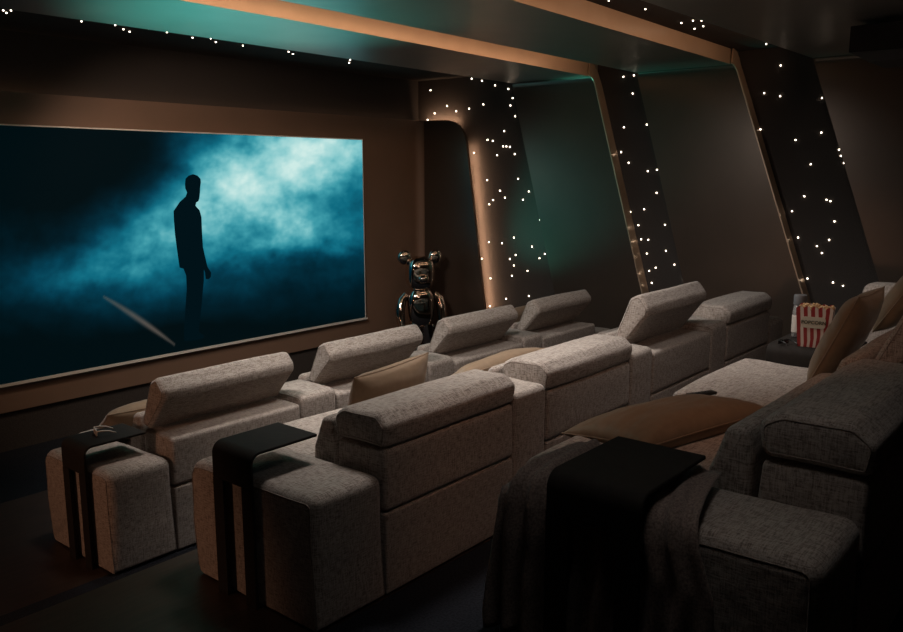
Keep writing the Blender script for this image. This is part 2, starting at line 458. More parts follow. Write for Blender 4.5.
# ------------------------------------------------------------------ throw blanket over the near arm
def throw():
    root = thing('throw_blanket', 'brown knitted throw draped over the arm of the nearest sofa', 'blanket', (0, Y3, Z3))
    y0, y1 = 0.43, 1.02
    # path across the arm (x,z): inside -> top -> outside
    path = [(0.395, 0.632), (0.30, 0.634), (0.18, 0.635), (0.08, 0.634), (0.03, 0.628), (-0.005, 0.605), (-0.020, 0.56), (-0.024, 0.45), (-0.026, 0.34), (-0.028, 0.22), (-0.030, 0.10)]
    # densify
    P = []
    for a, b_ in zip(path, path[1:]):
        a, b_ = Vector(a), Vector(b_); k = max(1, int((b_ - a).length / 0.02))
        for i in range(k): P.append(a.lerp(b_, i / k))
    P.append(Vector(path[-1]))
    ny = 90; bm = bmesh.new(); g = []
    for i, p in enumerate(P):
        row = []
        s = i / (len(P) - 1)
        nrm = Vector((0, 1)) if p.x > 0.06 else (Vector((-1, 0)) if p.y < 0.58 else Vector((-1, 1)).normalized())
        for j in range(ny + 1):
            v = j / ny
            ya = y0 - 0.16 * min(1, s * 1.6); y = ya + (y1 - ya) * v
            y += 0.02 * sin(s * 5 + v * 3)
            f = 0.5 + 0.5 * sin(v * 58 + 1.6 * sin(s * 4 + v * 3))
            f = f ** 1.5 * (0.45 + 0.55 * min(1, s * 2.2)) * (0.040 if y > 0.82 else 0.022) + 0.006 * noise.noise(Vector((s * 6, v * 14, 0)))
            f = max(f, 0) * min(1, v * 12 + 0.15) 
            q = p + nrm * f
            ztail = -0.10 * noise.noise(Vector((v * 5, 2.3, 0))) if s > 0.98 else 0
            zz = q.y
            fe = max(0, (y - 0.93)) * 0.9        # falls away with the rounded front of the arm
            row.append(bm.verts.new((q.x, y, zz - (fe if p.x > -0.01 else fe * 0.2))))
        g.append(row)
    for a, b_ in zip(g, g[1:]):
        for j in range(ny): bm.faces.new((a[j], a[j + 1], b_[j + 1], b_[j]))
    o = link('blanket', bm, 'throw', root)
    so = o.modifiers.new('s', 'SOLIDIFY'); so.thickness = 0.007; so.offset = 1
    bm = bmesh.new()
    for j in range(70):
        y = y0 + (y1 - y0) * (j + 0.5) / 70 + random.uniform(-.002, .002)
        l = random.uniform(0.045, 0.06)
        tube(bm, [Vector((-0.034, y, 0.105)), Vector((-0.036 - random.uniform(0, .004), y + random.uniform(-.004, .004), 0.105 - l * .5)), Vector((-0.034, y + random.uniform(-.006, .006), 0.105 - l))], 0.0018, False, 4)
    f = link('fringe', bm, 'throw', root); f['kind'] = 'stuff'
throw()

# ------------------------------------------------------------------ popcorn, bottle, glasses, remote
def popcorn():
    zt = Z3 + 0.601
    c0 = Vector((2.85, Y3 + 0.87, zt))
    root = thing('popcorn_box', 'red and white striped popcorn box, brim full, on the low black table', 'popcorn', c0, None, R(-80))
    H, wt, wb, dt, db = 0.222, 0.098, 0.080, 0.060, 0.050
    bm = bmesh.new(); uvl = bm.loops.layers.uv.new('UVMap')
    rings = []
    for s in (0, 0.5, 1):
        w = wb + (wt - wb) * s; d = db + (dt - db) * s; z = H * s
        rings.append([bm.verts.new(p) for p in ((-w, -d, z), (w, -d, z), (w, d, z), (-w, d, z))])
    for a, b_ in zip(rings, rings[1:]):
        for i in range(4):
            f = bm.faces.new((a[i], a[(i + 1) % 4], b_[(i + 1) % 4], b_[i]))
            for l_, u in zip(f.loops, (0, 1, 1, 0)): l_[uvl].uv = (u, 0)
    bm.faces.new(rings[0][::-1])
    # wavy upper rim on the two broad faces
    for sgn in (-1, 1):
        prev = None
        for k in range(21):
            u = k / 20; x = -wt + 2 * wt * u
            lo = bm.verts.new((x, sgn * dt, H)); hi = bm.verts.new((x, sgn * dt, H + 0.004 + 0.014 * abs(sin(u * pi * 5))))
            if prev:
                f = bm.faces.new((prev[0], lo, hi, prev[1]))
                for l_, uu in zip(f.loops, (prev[2], u, u, prev[2])): l_[uvl].uv = (uu, 0)
            prev = (lo, hi, u)
    o = link('carton', bm, 'stripes', root, smooth=False, recalc=False)
    o.modifiers.new('s', 'SOLIDIFY').thickness = 0.002
    # label with arched ends
    tilt = (dt - db) / H
    bm = bmesh.new()
    pl = round_poly([(-0.062, 0.115), (0.062, 0.115), (0.062, 0.180), (-0.062, 0.180)], 0.018)
    fr = [bm.verts.new((p.x, -(db + tilt * p.y) - 0.006, p.y)) for p in pl]; bk = [bm.verts.new((p.x, -(db + tilt * p.y) - 0.001, p.y)) for p in pl]
    bm.faces.new(fr); bm.faces.new(bk[::-1])
    for i in range(len(pl)): bm.faces.new((fr[i], bk[i], bk[(i + 1) % len(pl)], fr[(i + 1) % len(pl)]))
    lb = link('label_patch', bm, 'label', root, smooth=False)
    cu_ = bpy.data.curves.new('lettering', 'FONT'); cu_.body = 'POPCORN'; cu_.size = 0.028; cu_.align_x = 'CENTER'; cu_.align_y = 'CENTER'; cu_.extrude = 0.0008; cu_.offset = 0.0006
    to = bpy.data.objects.new('lettering', cu_); C.objects.link(to); to.parent = lb
    to.location = (0, -(db + tilt * 0.147) - 0.0075, 0.147); to.rotation_euler = (R(90) + math.atan(tilt), 0, 0)
    cu_.materials.append(M['ink'])
    bpy.context.view_layer.update()
    lm = bpy.data.meshes.new_from_object(to.evaluated_get(bpy.context.evaluated_depsgraph_get()))
    lo_ = bpy.data.objects.new('lettering', lm); C.objects.link(lo_); lo_.parent = lb; lo_.location = to.location; lo_.rotation_euler = to.rotation_euler
    bpy.data.objects.remove(to)
    bm = bmesh.new()
    for k in range(70):
        a = random.random() * 2 - 1; b2 = random.random() * 2 - 1
        cx_, cy_, cz_ = a * wt * 0.88, b2 * dt * 0.82, H - 0.005 + random.uniform(0, 0.022) * (1 - 0.5 * abs(a))
        for q in range(3):
            r = random.uniform(0.007, 0.012)
            bmesh.ops.create_icosphere(bm, subdivisions=1, radius=r, matrix=Matrix.Translation((cx_ + random.uniform(-.008, .008), cy_ + random.uniform(-.008, .008), cz_ + random.uniform(-.006, .006))))
    pc = link('popcorn', bm, 'corn', root); pc['kind'] = 'stuff'
popcorn()

bt = thing('water_bottle', 'clear glass bottle with a grey cap behind the popcorn box', 'bottle', (3.07, Y3 + 1.025, Z3 + 0.601))
bm = bmesh.new(); lathe(bm, [(0.036, 0), (0.040, 0.006), (0.040, 0.16), (0.037, 0.185), (0.034, 0.20)], 32); link('bottle_body', bm, 'glass', bt)
bm = bmesh.new(); lathe(bm, [(0.036, 0.201), (0.039, 0.204), (0.039, 0.255), (0.036, 0.262), (0.02, 0.263)], 32); sharp(link('cap', bm, 'lid_grey', bt))
bm = bmesh.new(); lathe(bm, [(0.0412, 0.03), (0.0415, 0.035), (0.0415, 0.13), (0.0412, 0.135)], 32); link('label_band', bm, 'pale', bt)

def glasses(label, loc, rz, mat, s=1.0, cat='glasses'):
    root = thing('viewing_glasses', label, cat, loc, None, rz)
    bm = bmesh.new()
    # brow bar and two rims in the local XZ plane, arms along +Y
    for sx in (-1, 1):
        rim = [Vector((sx * 0.038 * s + p.x * s, 0, p.y * s)) for p in round_poly([(-0.033, 0.0), (0.033, 0.0), (0.036, 0.045), (-0.033, 0.045)], 0.012)]
        tube(bm, rim, 0.0055 * s, True, 6)
    tube(bm, [Vector((-0.076 * s, 0, 0.040 * s)), Vector((-0.04 * s, -.004 * s, 0.048 * s)), Vector((0, -.005 * s, 0.040 * s)), Vector((0.04 * s, -.004 * s, 0.048 * s)), Vector((0.076 * s, 0, 0.040 * s))], 0.006 * s, False, 6)
    fr = link('frame', bm, mat, root)
    for sx in (-1, 1):
        bm = bmesh.new()
        pl = round_poly([(-0.032, 0.002), (0.032, 0.002), (0.035, 0.044), (-0.032, 0.044)], 0.012)
        a = [bm.verts.new((sx * 0.038 * s + p.x * s, -0.001, p.y * s)) for p in pl]; b_ = [bm.verts.new((sx * 0.038 * s + p.x * s, 0.001, p.y * s)) for p in pl]
        bm.faces.new(a); bm.faces.new(b_[::-1])
        for i in range(len(pl)): bm.faces.new((a[i], b_[i], b_[(i + 1) % len(pl)], a[(i + 1) % len(pl)]))
        link('lens', bm, 'lens', root, smooth=False)
        bm = bmesh.new()
        x = sx * 0.076 * s
        path = [Vector((x, 0, 0.040 * s)), Vector((x * 1.0, 0.05 * s, 0.040 * s)), Vector((x * 0.98, 0.10 * s, 0.032 * s)), Vector((x * 0.94, 0.135 * s, 0.015 * s)), Vector((x * 0.92, 0.155 * s, 0.006 * s))]
        tube(bm, path, 0.006 * s, False, 6, rfun=lambda u: (0.0075 - 0.002 * u) * s)
        link('temple', bm, mat, root)
    return root
glasses('pale viewing glasses resting on the front row side table', (0.12, Y1 + 0.345, Z1 + 0.742), R(-108), 'pale', 0.68)
glasses('dark viewing glasses on the low table in front of the popcorn box', (2.79, Y3 + 1.02, Z3 + 0.606), R(150), 'black', 0.5)

rm = thing('remote_control', 'thin black remote on the seat behind the large brown cushion', 'remote', (1.70, Y3 + 1.05, Z3 + 0.515), None, R(-25))
box('remote_body', (-0.08, -0.02, 0), (0.08, 0.02, 0.014), 'black', rm, 0.005)
for k in range(6): box('button', (-0.055 + 0.02 * k, -0.008, 0.0142), (-0.043 + 0.02 * k, 0.008, 0.0165), 'dark_grey', rm)

# ------------------------------------------------------------------ polished bear figure in the corner
def bear():
    root = thing('bear_sculpture', 'polished dark chrome bear sculpture standing in the corner beside the screen', 'sculpture', (6.05, 4.86, -0.615), None, R(-35))
    def sub(bm, pts, rads, name):
        pass
    def ell(name, c, r, p=2.6, n=28, mat='chrome', par=root):
        bm = bmesh.new(); rings = []
        def se(a, e): return math.copysign(abs(a) ** e, a)
        for i in range(n + 1):
            la = -pi / 2 + pi * i / n
            ring = []
            for j in range(n * 2):
                lo = pi * j / n
                ring.append((c[0] + r[0] * se(cos(la), 2 / p) * se(cos(lo), 2 / p), c[1] + r[1] * se(cos(la), 2 / p) * se(sin(lo), 2 / p), c[2] + r[2] * se(sin(la), 2 / p)))
            if i in (0, n): rings.append([bm.verts.new(ring[0])])
            else: rings.append([bm.verts.new(q) for q in ring])
        m_ = n * 2
        for i in range(n):
            a, b_ = rings[i], rings[i + 1]
            for j in range(m_):
                j2 = (j + 1) % m_
                if len(a) == 1: bm.faces.new((a[0], b_[j], b_[j2]))
                elif len(b_) == 1: bm.faces.new((a[j], a[j2], b_[0]))
                else: bm.faces.new((a[j], a[j2], b_[j2], b_[j]))
        return link(name, bm, mat, par)
    hd = ell('head', (0, 0, 1.27), (0.205, 0.19, 0.235), 3.0)
    ell('snout', (0, -0.215, 1.21), (0.085, 0.07, 0.06), 2.2, 16, par=hd)
    for s in (-1, 1):
        ell('ear', (s * 0.225, 0.0, 1.49), (0.10, 0.055, 0.10), 2.1, 20, par=hd)
        bm = bmesh.new()
        tube(bm, [Vector((s * 0.205, 0, 0.98)), Vector((s * 0.275, -0.02, 0.90)), Vector((s * 0.305, -0.05, 0.76)), Vector((s * 0.30, -0.09, 0.62)), Vector((s * 0.29, -0.12, 0.53))], 0.07, False, 20, rfun=lambda u: 0.052 + 0.022 * sin(pi * min(1, u * 1.1)))
        arm = link('arm', bm, 'chrome', root); sharp(arm, 60)
        ell('paw', (s * 0.29, -0.13, 0.50), (0.065, 0.075, 0.065), 2.2, 16, par=arm)
        bm = bmesh.new()
        tube(bm, [Vector((s * 0.11, 0, 0.56)), Vector((s * 0.115, 0, 0.40)), Vector((s * 0.12, 0, 0.20)), Vector((s * 0.12, 0, 0.07))], 0.1, False, 24, rfun=lambda u: 0.125 - 0.02 * u)
        lg = link('leg', bm, 'chrome', root); sharp(lg, 60)
        ell('paw', (s * 0.12, -0.04, 0.065), (0.11, 0.155, 0.065), 2.6, 18, par=lg)
    ell('torso', (0, 0, 0.79), (0.20, 0.16, 0.29), 2.8)
    root.scale = (0.94, 0.94, 0.97)
    return root
bear()

# ------------------------------------------------------------------ the room
XW, YF = 6.60, 5.36          # faces of the right-hand panels and of the screen surround
XB, YB = 6.75, 5.50          # star cloth behind them
XL, YR = -3.2, -3.8          # left and rear walls
ZC = 3.05                    # ceiling panel faces
ZG = 3.20                    # recessed ceiling
ZF = -0.62
struct(box('floor', (XL, -3.8, ZF - 0.1), (XB, YB, ZF), 'carpet'))
# stepped platforms
struct(box('floor_front_platform', (XL, 1.80, ZF + .001), (XB - .001, 3.35, Z1), 'wood'))
struct(box('floor_front_aisle', (XL, 1.12, ZF + .001), (XB - .001, 1.799, Z1), 'carpet'))
struct(box('floor_middle_platform', (XL, 0.0, ZF + .001), (XB - .001, 1.119, Z2), 'wood'))
struct(box('floor_middle_aisle', (XL, -0.86, ZF + .001), (XB - .001, -0.001, Z2), 'carpet'))
struct(box('floor_rear_platform', (XL, YR, ZF + .001), (XB - .001, -0.861, Z3), 'carpet'))
struct(box('wall_front', (XL, YB, ZF - .1), (XB + .15, YB + 0.15, ZG + .1), 'star_cloth'))
struct(box('wall_right', (XB, YR, ZF - .1), (XB + 0.15, YB, ZG + .1), 'star_cloth'))
struct(box('wall_left', (XL - 0.15, YR, ZF - .1), (XL, YB, ZG + .1), 'panel'))
struct(box('wall_rear', (XL, YR - 0.15, ZF - .1), (XB, YR, ZG + .1), 'panel'))
struct(box('ceiling', (XL, YR, ZG), (XB, YB, ZG + 0.1), 'star_cloth'))

def ceil_panel(far, near):
    """slab between two slightly skewed edges: far/near = (y at x=2, y at the right wall)"""
    def y_at(e, x): return e[0] + (e[1] - e[0]) * max(0, (x - 2)) / (XW - 2)
    bm = bmesh.new()
    pts = [(XL + .001, y_at(near, XL)), (2, near[0]), (XB - .002, near[1]), (XB - .002, far[1]), (2, far[0]), (XL + .001, y_at(far, XL))]
    lo = [bm.verts.new((p[0], p[1], ZC)) for p in pts]; hi = [bm.verts.new((p[0], p[1], ZG - .001)) for p in pts]
    bm.faces.new(lo[::-1]); bm.faces.new(hi)
    for i in range(6): bm.faces.new((lo[i], lo[(i + 1) % 6], hi[(i + 1) % 6], hi[i]))
    return struct(link('ceiling_panel', bm, 'ceil', smooth=False))
ceil_panel((3.64, 3.78), (2.46, 2.64))
ceil_panel((1.96, 2.055), (0.79, 0.955))
ceil_panel((0.155, 0.155), (YR + .001, YR + .001))
# bronze facings on the rear edges of the ceiling panels
def ceil_strip(y0, y1):
    bm = bmesh.new()
    pts = [(XL + .01, y0), (2, y0), (XW - 0.10, y1), (XW - 0.10, y1 - .012), (2, y0 - .012), (XL + .01, y0 - .012)]
    lo = [bm.verts.new((p[0], p[1], ZC - 0.002)) for p in pts]; hi = [bm.verts.new((p[0], p[1], ZG - .002)) for p in pts]
    bm.faces.new(lo[::-1]); bm.faces.new(hi)
    for i in range(6): bm.faces.new((lo[i], lo[(i + 1) % 6], hi[(i + 1) % 6], hi[i]))
    return struct(link('trim_ceiling', bm, 'bronze', smooth=False))
ceil_strip(2.458, 2.638); ceil_strip(0.788, 0.953)

def line(p, q): # returns y(z)
    (y0, z0), (y1, z1) = p, q
    return lambda z: y0 + (y1 - y0) * (z - z0) / (z1 - z0)
P1f = line((3.759, 2.966), (3.055, 0.364)); P1n = line((2.553, 2.836), (1.908, 0.654))
P2f = line((2.048, 3.025), (1.384, 0.756)); P2n = line((0.891, 2.942), (0.142, 0.86))
P3f = line((0.141, 3.012), (-0.624, 0.875))
P0n = line((4.481, 2.107), (4.196, 0.183))
zt = ZC - 0.001; zb = ZF + 0.002
def wall_panel(far, near):
    return struct(prism_x('wall_panel', [(far(zb), zb), (far(zt), zt), (near(zt), zt), (near(zb), zb)], XW, XB - .001, 'panel'))
wall_panel(P1f, P1n); wall_panel(P2f, P2n); wall_panel(P3f, lambda z: YR + .001)
# bronze edge strips following the panels' near edges and turning into the ceiling with a rounded corner
def edge_strip(near, yc):
    bm = bmesh.new()
    # path in (x, z) for the room-side lip, swept to depth
    path = []
    for k in range(7): path.append((XW - 0.012, zb + (ZC - 0.10 - zb) * k / 6))
    for k in range(1, 7):
        a = k / 6 * pi / 2; path.append((XW - 0.012 - 0.10 * (1 - cos(a)), ZC - 0.10 + 0.10 * sin(a)))
    depth = []
    for k in range(7): depth.append((XB - 0.002, zb + (ZC - 0.10 - zb) * k / 6))
    for k in range(1, 7): 
        a = k / 6 * pi / 2; depth.append((XB - 0.002 - 0.25 * (1 - cos(a)), ZC - 0.10 + 0.25 * sin(a)))
    rows = []
    for (x, z), (xd, zd) in zip(path, depth):
        y = near(z) ; yd = near(min(zd, ZC))
        rows.append([bm.verts.new((x, y - .001, z)), bm.verts.new((xd, yd - .001, zd)), bm.verts.new((xd, yd - .014, zd)), bm.verts.new((x, y - .014, z))])
    for a, b_ in zip(rows, rows[1:]):
        for i in range(4): bm.faces.new((a[i], a[(i + 1) % 4], b_[(i + 1) % 4], b_[i]))
    bm.faces.new(rows[0]); bm.faces.new(rows[-1][::-1])
    return struct(sharp(link('trim_wall', bm, 'bronze')))
edge_strip(P1n, 0); edge_strip(P2n, 0)
# soft cove between wall panels and ceiling
def cove(y0, y1):
    pl = [(XW, ZC - 0.075)] + [(XW - 0.028 * (1 - cos(a)) , ZC - 0.075 + 0.074 * sin(a)) for a in (0.3, 0.6, 0.9, 1.2, 1.57)] + [(XW, ZC - .001)]
    bm = bmesh.new()
    a = [bm.verts.new((p[0] - .0005, y0, p[1])) for p in pl]; b_ = [bm.verts.new((p[0] - .0005, y1, p[1])) for p in pl]
    n = len(pl); bm.faces.new(a); bm.faces.new(b_[::-1])
    for i in range(n): bm.faces.new((a[i], b_[i], b_[(i + 1) % n], a[(i + 1) % n]))
    return struct(link('trim_cove', bm, 'panel', smooth=False))
cove(P1n(3.0) + .02, P1f(3.0) - .01); cove(P2n(3.0) + .02, P2f(3.0) - .01); cove(YR + .01, P3f(3.0) - .01)

# front niche: screen surround and return panel on the right wall with a rounded top corner
struct(box('trim_screen_surround', (XL + .001, YF, -0.24), (XW, YF + 0.04, 2.655), 'surround'))
pl = [Vector(p) for p in ((YF, zb), (YF, 2.645))]
corner = round_poly([(P0n(zb), zb), (YF, zb), (YF, 2.645), (P0n(2.645), 2.645)], [0, 0, 0, 0.42], 12)
struct(prism_x('trim_niche_return', [(p.x, p.y) for p in corner], XW, XW + 0.04, 'panel'))
# cove post where surround and return meet
bm = bmesh.new(); 
pts = [(XW, YF - 0.10)] + [(XW - 0.10 * (1 - cos(a)), YF - 0.10 + 0.10 * sin(a)) for a in (0.3, 0.6, 0.9, 1.2, 1.5708)] + [(XW, YF)]
a = [bm.verts.new((p[0] - .001, p[1] - .001, -0.24)) for p in pts]; b_ = [bm.verts.new((p[0] - .001, p[1] - .001, 2.64)) for p in pts]
bm.faces.new(a); bm.faces.new(b_[::-1])
for i in range(len(pts)): bm.faces.new((a[i], b_[i], b_[(i + 1) % len(pts)], a[(i + 1) % len(pts)]))
struct(link('trim_niche_corner', bm, 'surround', smooth=False))
struct(box('baseboard_front', (XL + .001, YF + 0.045, ZF + .001), (XW, YB - .001, -0.245), 'star_cloth'))

# ------------------------------------------------------------------ screen
SX0, SX1, SZ0, SZ1 = 0.05, 5.475, 0.040, 2.355
scr = thing('projection_screen', 'wide projection screen showing a man silhouetted in teal mist', 'screen', (0, 0, 0))
YS = YF - 0.03
def gauss(x, y, cx, cy, sx, sy, rot=0):
    dx, dy = x - cx, y - cy
    c, s = cos(rot), sin(rot)
    u, v = dx * c + dy * s, -dx * s + dy * c
    return math.exp(-(u * u / (2 * sx * sx) + v * v / (2 * sy * sy)))
RAMP = [(0, (0, 13, 17)), (0.14, (0, 29, 40)), (0.32, (2, 62, 82)), (0.5, (14, 106, 128)), (0.66, (62, 154, 168)), (0.80, (130, 198, 202)), (1.0, (205, 235, 230))]
def ramp(t_):
    t_ = max(0, min(1, t_))
    for (a, ca), (b2, cb) in zip(RAMP, RAMP[1:]):
        if t_ <= b2:
            k = (t_ - a) / (b2 - a); return [ca[i] + (cb[i] - ca[i]) * k for i in range(3)]
    return RAMP[-1][1]
def sstep(a, b2, x):
    x = max(0, min(1, (x - a) / (b2 - a))); return x * x * (3 - 2 * x)
def mist(px, py):
    fb = noise.fractal(Vector((px / 55, py / 38, 0)), 0.7, 2.0, 5)
    fb2 = noise.fractal(Vector((px / 16 + 9, py / 20, 4)), 0.8, 2.0, 4)
    v = 0.10
    v += 0.70 * gauss(px, py, 275, 190, 85, 46)
    v += 0.46 * gauss(px, py, 352, 140, 75, 22)
    v += 0.18 * gauss(px, py, 200, 205, 45, 40)
    v += 0.25 * gauss(px, py, 105, 262, 62, 24, -0.25)
    v += 0.18 * gauss(px, py, 150, 235, 40, 26, -0.4)
    v += 0.16 * gauss(px, py, 200, 285, 120, 30); v -= 0.16 * gauss(px, py, 185, 338, 34, 12)
    v += 0.10 * gauss(px, py, 330, 262, 60, 30)
    v -= 0.22 * gauss(px, py, 60, 160, 80, 50)
    v -= 0.18 * gauss(px, py, 150, 165, 24, 30, 0.3)
    v -= 0.12 * gauss(px, py, 340, 200, 30, 10)
    # lower bank is darker with a fairly sharp upper limit
    edge = 262 - (px - 215) * 0.10 + fb * 6
    low = sstep(edge - 14, edge + 16, py) * sstep(170, 240, px)
    v *= 1 - 0.45 * low
    v -= 0.16 * sstep(270, 375, py)
    v += (fb * 0.12 + fb2 * 0.05) * (0.25 + min(1, max(0, v) * 1.5))
    return v
bm = bmesh.new()
NX, NZ = 330, 150
cl = bm.loops.layers.color.new('Col') if hasattr(bm.loops.layers, 'color') else None
vs = [[bm.verts.new((SX0 + (SX1 - SX0) * i / NX, YS, SZ0 + (SZ1 - SZ0) * j / NZ)) for i in range(NX + 1)] for j in range(NZ + 1)]
faces = []
for j in range(NZ):
    for i in range(NX): bm.faces.new((vs[j][i], vs[j][i + 1], vs[j + 1][i + 1], vs[j + 1][i]))
me = bpy.data.meshes.new('screen_surface'); bm.to_mesh(me); bm.free()
if 'Col' in me.color_attributes: me.color_attributes.remove(me.color_attributes['Col'])
ca = me.color_attributes.new('Col', 'FLOAT_COLOR', 'POINT')
buf = []
for v_ in me.vertices:
    px, py = proj(v_.co); c_ = ramp(mist(px, py))
    u_ = (px - 104) / 69.0
    if -0.02 < u_ < 1.02:
        ym = 296.5 + 46.5 * (0.80 * u_ + 0.20 * u_ * u_); wd = 1.6 + 3.2 * sin(pi * min(1, max(0, u_))) 
        k_ = max(0, 1 - abs(py - ym - (wd * 0.3)) / wd) ** 0.8 * (0.85 - 0.35 * abs(u_ - 0.7))
        c_ = [a_ + (b_ - a_) * k_ for a_, b_ in zip(c_, (112, 98, 90))]
    buf += srgb(*c_)
ca.data.foreach_set('color', buf)
me.materials.append(M['screen'])
o = bpy.data.objects.new('screen_surface', me); C.objects.link(o); o.parent = scr
bm = bmesh.new()
for lo, hi in (((SX0 - .02, YS - .035, SZ0 - .022), (SX1 + .012, YF - .001, SZ0 - .001)), ((SX0 - .02, YS - .006, SZ1 + .001), (SX1 + .012, YF - .001, SZ1 + .014)),
               ((SX1 + .001, YS - .006, SZ0), (SX1 + .010, YF - .001, SZ1)), ((SX0 - .02, YS - .006, SZ0), (SX0 - .001, YF - .001, SZ1))):
    add_box(bm, lo, hi)
link('frame', bm, 'silver', scr, smooth=False)
def flat_on_screen(name, pts, mat, dy):
    bm = bmesh.new()
    f = bm.faces.new([bm.verts.new(ony(p[0], p[1], YS - dy)) for p in pts]); bm.normal_update()
    bmesh.ops.triangulate(bm, faces=[f])
    o = link(name, bm, mat, scr, smooth=False, recalc=False)
man = [(210,47),(225,52),(235,63),(236,75),(234,90),(233,110),(231,128),(228,137),(221,141),(218,152),(232,168),(238,190),(240,240),(243,290),(252,330),(258,355),(270,375),(269,390),(262,397),(252,396),(250,375),(246,365),(246,400),(243,430),(239,480),(233,530),(229,572),(246,584),(246,592),(225,600),(180,603),(180,560),(184,500),(189,430),(187,385),(178,362),(165,358),(158,310),(150,250),(146,200),(145,170),(165,140),(185,122),(190,108),(184,95),(183,80),(185,62),(195,52)]
flat_on_screen('silhouette', [(130 + a / 3.33, 160 + b_ / 3.33) for a, b_ in man], 'man', 0.002)

# ------------------------------------------------------------------ projector
pj = thing('projector', 'black projector hanging under the ceiling at the upper right corner', 'projector', (4.75, -0.9, 2.76))
box('housing', (-0.12, -0.32, 0.06), (0.62, 0.20, 0.245), 'black', pj, 0.02)
bm = bmesh.new()
lo = [bm.verts.new(p) for p in ((0.04, -0.20, 0), (0.52, -0.20, 0), (0.52, 0.10, 0), (0.04, 0.10, 0))]
hi = [bm.verts.new(p) for p in ((-0.11, -0.31, 0.058), (0.61, -0.31, 0.058), (0.61, 0.19, 0.058), (-0.11, 0.19, 0.058))]
bm.faces.new(lo[::-1]); bm.faces.new(hi)
for i in range(4): bm.faces.new((lo[i], lo[(i + 1) % 4], hi[(i + 1) % 4], hi[i]))
link('underside', bm, 'dark_grey', pj, smooth=False)
bm = bmesh.new(); lathe(bm, [(0.05, 0), (0.055, 0.005), (0.055, 0.04), (0.05, 0.045)], 28)
o = link('lens_barrel', bm, 'lens', pj); o.location = (0.25, 0.20, 0.15); o.rotation_euler = (R(-90), 0, 0)
box('ceiling_mount', (0.2, -0.1, 0.246), (0.3, 0.0, 0.289), 'dark_grey', pj)

# ------------------------------------------------------------------ fibre-optic stars
S_front = [(3.3,10.4),(6.4,12.8),(11,10.4),(76,18.2),(81.5,21.3),(98.6,21),(115.2,25),(123.4,29.2),(129.6,31.7),(144,27.7),(148.6,28.8),(167,32.3),(192.5,37.7),(210.7,38.3),(215.8,42),(243,45.5),(288.6,51.8),(292.8,53.9),(316.4,53),(350,59.8),(349.2,62.7),(400.9,65.2),(412.2,67.4),(430.5,90.2)]
S_1 = [(471.6,78.7),(471.6,75.7),(481.9,80.8),(495.1,85.4),(508.4,89),(512.7,98),(447,106),(483.3,104.4),(510.4,105.5),(469.1,108.6),(456.2,111.3),(434.7,113.4),(515.2,116.3),(461.1,135),(504.2,131.1),(487.5,140),(492.8,141),(503.1,146.4),(506.3,146.4),(510,146.9),
 (474,152.8),(497.1,155.3),(514.8,154.1),(487.2,180),(518.1,178.8),(500,190.7),(528.8,191.5),(504.9,197.7),(523,199.7),(493,200.1),(489.3,204.3),(472.8,206.7),(539.9,219.9),(471.5,217.8),(513.9,237.6),(488.9,242.1),(502,243.3),(546.9,245.8),(532,246.6),(544.8,254),(515.6,254.9),(481.9,258.6),(509.8,259),(539.5,258.1),(513.9,265.5),(527.5,270.9),(511.9,275.8),(490.5,278.3),(506.1,298.9),(528.8,296),(489.8,306.1),(427.6,119.8)]
S_2 = [(623.4,76.8),(634,75.4),(632.7,93.6),(623.8,127.3),(646.8,124.6),(621.1,152.1),(628.7,162.7),(647.7,171.1),(657,169.8),(656.6,192.9),(644.2,209.3),(630.4,211.9),(638.4,225.2),(665,224.8),(641.1,239.4),(648.2,239.8),(646.8,253.6),(665.9,250.9),(655.7,267.7),(649.1,270.8),(674.3,264.6),(651.7,282.8),(683.6,279.3)]
S_3 = [(766.2,43.9),(780.7,65.5),(764.1,93.1),(780.1,96.1),(821.9,98),(760.4,129.4),(795.5,140),(821.3,132.6),(839,149.7),(840.8,155.9),(843.9,163),(810.7,164.2),(804.3,196.3),(826.6,199.8),(830.4,201.2),(792,211.2),(834.4,221.4),(798.1,237.5),(829.2,239.9),(816.9,246.1),(821.9,253),(807.4,278.6),(833,282.4),(843,285.9),(835.6,317)]
S_c = [(608.8,.6),(645.4,9.2),(681.4,23),(692.9,20.7),(699.3,18.7),(706.7,15.8),(701.6,20.7),(706.5,19.9),(703.3,26.2),(694.6,28.8)]
bm = bmesh.new(); bmesh.ops.create_icosphere(bm, subdivisions=2, radius=1.0)
smesh = bpy.data.meshes.new('star_light'); bm.to_mesh(smesh); bm.free(); smesh.materials.append(M['star'])
for p in smesh.polygons: p.use_smooth = True
def star(P, nrm, label, group, r):
    o = bpy.data.objects.new('star_light', smesh); C.objects.link(o)
    o.location = P; o.scale = (r, r, r); tag(o, label, 'light', group)
for lst, where, label, group in (
    (S_front, 'f', 'tiny white star light on the black band above the screen', 'star lights above the screen'),
    (S_1, 'w', 'tiny white star light on the slanted black column nearest the screen', 'star lights on the first column'),
    (S_2, 'w', 'tiny white star light on the narrow middle slanted black column', 'star lights on the middle column'),
    (S_3, 'w', 'tiny white star light on the wide right slanted black column', 'star lights on the right column'),
    (S_c, 'c', 'tiny white star light in the black ceiling groove near the projector', 'star lights in the ceiling groove')):
    for (u, v) in lst:
        Pz = onz(u, v, ZG - 0.004); Px = onx(u, v, XB - 0.004); Py = ony(u, v, YB - 0.004)
        P = min((Pz if Pz.z > CAM.z and (Pz - CAM).dot(ray(u, v)) > 0 else Vector((1e6,)*3)), Px, Py, key=lambda q: (q - CAM).length)
        d = (P - CAM).length
        star(P, None, label, group, 0.0008 * d)

